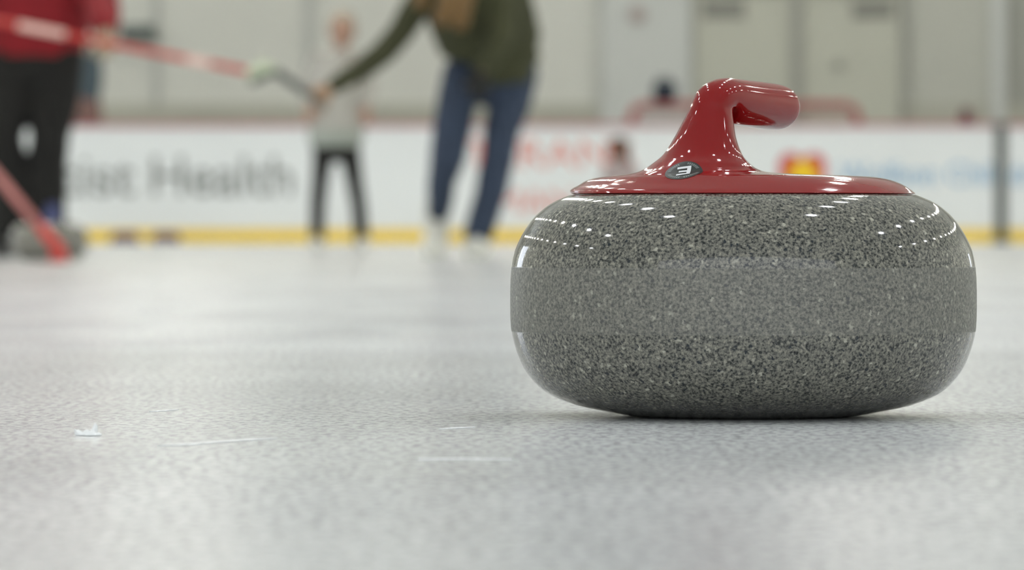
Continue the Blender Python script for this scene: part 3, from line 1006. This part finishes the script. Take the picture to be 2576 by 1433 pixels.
def cloth(name, tubes, m, parent, voxel=0.008, it=3):
    g = bmesh.new()
    for pts, rad in tubes:
        add_tube(g, pts, rad, n=18)
    o = obj(name, g, m, parent, True)
    remesh(o, voxel, it)
    tex = bpy.data.textures.new(name + '_folds', 'CLOUDS')
    tex.noise_scale = 0.09
    d = o.modifiers.new('folds', 'DISPLACE')
    d.texture = tex; d.strength = 0.010; d.mid_level = 0.5
    return o

def shoe(parent, an, toe, m, k=1.0, sole=None):
    g = bmesh.new()
    heel = Vector(an) + (Vector(an) - Vector(toe)) * 0.28
    heel.z = min(an.z, heel.z)
    lowv = Vector((0, 0, -0.03 * k))
    add_tube(g, [Vector(an) + Vector((0, 0, 0.055 * k)), Vector(an) + lowv], [0.042 * k, 0.046 * k], n=12)
    add_tube(g, [heel + lowv, Vector(an).lerp(toe, 0.35) + lowv * 0.6, Vector(toe)], [(0.036 * k, 0.036 * k), (0.044 * k, 0.04 * k), (0.04 * k, 0.026 * k)], n=14)
    o = obj('shoe', g, m, parent, True); remesh(o, 0.006, 3)
    return o

# --- person in olive sweatshirt, bending over
OY = 24.0
J = dict(pelvis=P(1238, 165, OY + 0.05), chest=P(1195, -20, OY - 0.16), neck=P(1150, -110, OY - 0.30), head=P(1118, -185, OY - 0.40),
         sh0=P(1068, -15, OY - 0.25), el0=P(965, 132, OY - 0.32), wr0=P(832, 222, OY - 0.36),
         sh1=P(1262, -60, OY - 0.20), el1=P(1262, 95, OY - 0.30), wr1=P(1215, 180, OY - 0.34),
         hp0=P(1165, 205, OY), kn0=P(1125, 398, OY - 0.10), an0=P(1098, 560, OY + 0.12), toe0=P(1090, 634, OY + 0.0),
         hp1=P(1300, 195, OY + 0.04), kn1=P(1256, 395, OY - 0.06), an1=P(1200, 606, OY), toe1=P(1200, 632, OY - 0.15))
hh = J['head']
pw = person('person in olive sweatshirt and navy jeans bending forward, reaching with a broom', J, M['skin_tan'], 0.22, face=(-0.5, -0.8, -0.35), up=(-0.35, -0.35, 0.85), limb=1.0,
            hair=M['hair_gold'], hair_pts=[([P(1068, -195, OY - 0.36), P(1058, -90, OY - 0.44), P(1060, 8, OY - 0.49)], [0.05, 0.045, 0.032]),
                                           ([P(1178, -190, OY - 0.34), P(1150, -60, OY - 0.44), P(1112, 45, OY - 0.49)], [0.05, 0.05, 0.04]),
                                           ([P(1182, -185, OY - 0.32), P(1178, -60, OY - 0.42), P(1158, 58, OY - 0.46)], [0.05, 0.05, 0.035])],
            curl=(0.8, 0.8), back=((0.2, -0.7, 0.8), (0, -1, 0.2)), handdir=(P(770, 245, OY - .4) - P(832, 222, OY - .36), Vector((-0.2, -0.1, -1))))
cloth('sweatshirt', [([P(1200, 205, OY - 0.04), P(1234, 180, OY), P(1232, 110, OY - 0.03), P(1198, -10, OY - 0.16), P(1175, -80, OY - 0.25)],
                      [(0.06, 0.13), (0.18, 0.155), (0.218, 0.15), (0.23, 0.15), (0.13, 0.10)]),
                     ([P(1335, 140, OY), P(1285, 120, OY), P(1255, 20, OY - 0.1)], [(0.04, 0.12), (0.10, 0.14), (0.10, 0.13)]),
                     ([J['sh0'] + Vector((0.05, 0, 0.02)), J['sh0'], P(1012, 75, OY - 0.29), J['el0'], P(905, 178, OY - 0.34), P(842, 214, OY - 0.36)], [0.07, 0.066, 0.056, 0.053, 0.046, 0.036]),
                     ([J['sh1'], J['el1'], P(1222, 165, OY - 0.33)], [0.075, 0.062, 0.045])], M['olive'], pw)
cloth('jeans', [([P(1228, 150, OY + 0.02), P(1234, 195, OY + 0.02)], [(0.155, 0.12), (0.17, 0.125)]),
                ([P(1170, 190, OY), P(1148, 260, OY - 0.03), P(1137, 330, OY - 0.07), J['kn0'], P(1112, 450, OY - 0.03), P(1104, 528, OY + 0.08)], [0.098, 0.086, 0.080, 0.076, 0.060, 0.050]),
                ([P(1290, 180, OY + 0.03), P(1282, 260, OY), P(1262, 330, OY - 0.03), P(1253, 395, OY - 0.05), P(1235, 480, OY - 0.02), P(1202, 592, OY)], [(0.108, 0.11), 0.092, 0.077, 0.069, 0.068, 0.062])], M['denim'], pw)
shoe(pw, J['an0'], J['toe0'], M['shoe_white'], 1.25)
shoe(pw, J['an1'], J['toe1'], M['shoe_white'], 1.25)
g = bmesh.new(); add_hand(g, J['wr1'] + Vector((0, 0, 0.0)), (-0.2, -0.1, -1), (0, -1, 0.2), 1.08, 0.8, 1)
o = obj('glove', g, M['glove_black'], pw, True); remesh(o, 0.006, 3)

# --- person in red top and black trousers at the left edge
RY = 24.0
J = dict(pelvis=P(88, 95, RY), chest=P(85, -90, RY), neck=P(85, -190, RY), head=P(88, -262, RY - 0.04),
         sh0=P(-30, -150, RY), el0=P(-110, 0, RY - 0.1), wr0=P(-120, 22, RY - 0.58),
         sh1=P(215, -150, RY), el1=P(272, -10, RY - 0.2), wr1=P(268, 78, RY - 0.58),
         hp0=P(35, 130, RY), kn0=P(14, 370, RY - 0.06), an0=P(8, 610, RY), toe0=P(2, 632, RY - 0.17),
         hp1=P(145, 130, RY), kn1=P(128, 370, RY - 0.06), an1=P(132, 606, RY), toe1=P(136, 632, RY - 0.17))
pr = person('person in red fleece top and black trousers holding a level red broom, left edge', J, M['skin'], 0.22, face=(0.5, -0.85, -0.1), limb=1.05,
            hair=M['hair_dark'], curl=(1.0, 1.0), back=((0, -1, 0.3), (0.2, -1, 0.1)), handdir=(Vector((0.1, -0.2, -1)), Vector((-0.05, -0.3, -1))))
cloth('fleece_top', [([P(-22, -150, RY), P(85, -172, RY), P(204, -150, RY)], [0.085, 0.095, 0.085]), ([P(88, 118, RY), P(88, 60, RY), P(88, -60, RY), P(86, -140, RY), P(85, -175, RY)], [(0.215, 0.15), (0.235, 0.16), (0.235, 0.16), (0.2, 0.13), (0.08, 0.08)]),
                     ([P(-20, -145, RY), J['el0'], P(-118, 22, RY - 0.5)], [0.085, 0.07, 0.055]),
                     ([P(200, -140, RY), P(232, -80, RY - 0.08), P(250, -10, RY - 0.15), P(258, 25, RY - 0.35), P(264, 66, RY - 0.54)], [0.10, 0.10, 0.088, 0.076, 0.060])], M['red_shirt'], pr)
cloth('trousers', [([P(88, 110, RY), P(88, 165, RY)], [(0.195, 0.14), (0.195, 0.14)]),
                   ([P(36, 130, RY), P(24, 250, RY), P(8, 345, RY - 0.04), P(24, 430, RY), P(28, 520, RY), P(20, 600, RY)], [0.12, 0.115, 0.080, 0.086, 0.086, 0.084]),
                   ([P(142, 130, RY), P(132, 250, RY), P(126, 345, RY - 0.04), P(116, 430, RY), P(116, 520, RY), P(116, 600, RY)], [0.12, 0.115, 0.082, 0.086, 0.086, 0.082])], M['black_cloth'], pr)
shoe(pr, J['an0'], J['toe0'], M['shoe_black'], 1.1)
g = bmesh.new()
add_tube(g, [P(132, 522, RY - 0.09), P(130, 560, RY - 0.10), P(136, 625, RY - 0.16)], [(0.03, 0.02), (0.04, 0.03), (0.045, 0.035)], n=14)
add_tube(g, [J['an1'] + Vector((0, 0, 0.02)), J['an1'] + Vector((0, 0, -0.03))], [0.045, 0.048], n=12)
o = obj('shoe', g, M['shoe_blue'], pr, True); remesh(o, 0.006, 3); o['label'] = 'bright blue shoe'
g = bmesh.new(); add_hand(g, J['wr1'], (-0.05, -0.3, -1), (0.2, -1, 0.1), 1.12, 1.0, 1)
o = obj('glove', g, M['glove'], pr, True); remesh(o, 0.006, 3)

# --- person in pale grey sweater, standing far behind
GYP = F / 364.0
J = dict(pelvis=P(846, 318, GYP), chest=P(846, 205, GYP), neck=P(856, 132, GYP), head=P(861, 75, GYP),
         sh0=P(793, 150, GYP), el0=P(768, 222, GYP + 0.03), wr0=P(776, 268, GYP - 0.15),
         sh1=P(903, 150, GYP), el1=P(928, 218, GYP + 0.03), wr1=P(922, 268, GYP - 0.12),
         hp0=P(822, 350, GYP), kn0=P(806, 450, GYP - 0.03), an0=P(798, 600, GYP), toe0=P(792, 614, GYP - 0.16),
         hp1=P(872, 350, GYP), kn1=P(890, 450, GYP - 0.03), an1=P(912, 600, GYP), toe1=P(918, 614, GYP - 0.16))
pg = person('person in pale grey sweater and black leggings standing far behind', J, M['skin'], 0.26, limb=0.93, hair=M['hair_grey'], curl=(0.5, 0.4),
            handdir=(Vector((0.1, -0.3, -1)), Vector((0, -0.2, -1))))
cloth('sweater', [([P(845, 318, GYP), P(845, 260, GYP), P(846, 200, GYP), P(848, 155, GYP), P(856, 138, GYP)], [(0.20, 0.14), (0.185, 0.13), (0.175, 0.125), (0.15, 0.10), (0.07, 0.07)]),
                  ([P(800, 152, GYP), P(768, 222, GYP + 0.03), P(775, 262, GYP - 0.13)], [0.065, 0.055, 0.042]),
                  ([P(896, 152, GYP), P(928, 218, GYP + 0.03), P(923, 262, GYP - 0.10)], [0.065, 0.055, 0.042])], M['grey_knit'], pg)
cloth('sweater_hem', [([P(845, 336, GYP), P(845, 343, GYP)], [(0.200, 0.14), (0.198, 0.14)])], M['sage'], pg)
cloth('leggings', [([P(845, 330, GYP), P(845, 365, GYP)], [(0.190, 0.13), (0.175, 0.12)]),
                   ([P(820, 350, GYP), P(811, 400, GYP), P(806, 450, GYP), P(800, 500, GYP), P(797, 605, GYP)], [0.095, 0.070, 0.060, 0.055, 0.050]),
                   ([P(872, 350, GYP), P(883, 400, GYP), P(891, 450, GYP), P(900, 500, GYP), P(911, 605, GYP)], [0.095, 0.070, 0.060, 0.055, 0.050])], M['black_cloth'], pg)
shoe(pg, J['an0'], J['toe0'], M['shoe_white'], 0.95)
shoe(pg, J['an1'], J['toe1'], M['shoe_white'], 0.95)

# --- small child in front of the far board, half hidden by the big stone
CY = 48.5
def C(px, z, dy=0.0): return Vector(((px - W / 2) / F * CY, CY + dy, z))
J = dict(pelvis=C(1562, 0.44), chest=C(1560, 0.60), neck=C(1558, 0.70), head=C(1558, 0.80, -0.01),
         sh0=C(1528, 0.66), el0=C(1518, 0.54), wr0=C(1526, 0.44, -0.08), sh1=C(1592, 0.66), el1=C(1604, 0.54), wr1=C(1608, 0.44, -0.08),
         hp0=C(1548, 0.42), kn0=C(1545, 0.24), an0=C(1543, 0.07), toe0=C(1541, 0.03, -0.10), hp1=C(1576, 0.42), kn1=C(1579, 0.24), an1=C(1581, 0.07), toe1=C(1583, 0.03, -0.10))
pc = person('small dark haired child in pale mauve jacket by the far board', J, M['skin_brown'], 0.20, limb=0.55, hair=M['hair_dark'], voxel=0.006,
            hair_pts=[([C(1542, 0.86), C(1540, 0.74)], [0.03, 0.025]), ([C(1574, 0.86), C(1576, 0.72)], [0.03, 0.03])])
cloth('jacket', [([C(1562, 0.42), C(1561, 0.55), C(1560, 0.64), C(1558, 0.69)], [(0.11, 0.085), (0.105, 0.08), (0.09, 0.065), (0.045, 0.045)]),
                 ([C(1532, 0.655), J['el0'], C(1525, 0.46, -0.07)], [0.042, 0.036, 0.03]), ([C(1588, 0.655), J['el1'], C(1607, 0.46, -0.07)], [0.042, 0.036, 0.03])], M['jacket_pink'], pc, 0.008)
cloth('trousers', [([C(1562, 0.43), C(1562, 0.38)], [(0.10, 0.075), (0.09, 0.07)]), ([C(1549, 0.40), C(1545, 0.24), C(1543, 0.09)], [0.058, 0.045, 0.036]),
                   ([C(1576, 0.40), C(1579, 0.24), C(1581, 0.09)], [0.058, 0.045, 0.036])], M['black_cloth'], pc, 0.008)
shoe(pc, J['an0'], J['toe0'], M['shoe_white'], 0.7)
shoe(pc, J['an1'], J['toe1'], M['shoe_white'], 0.7)
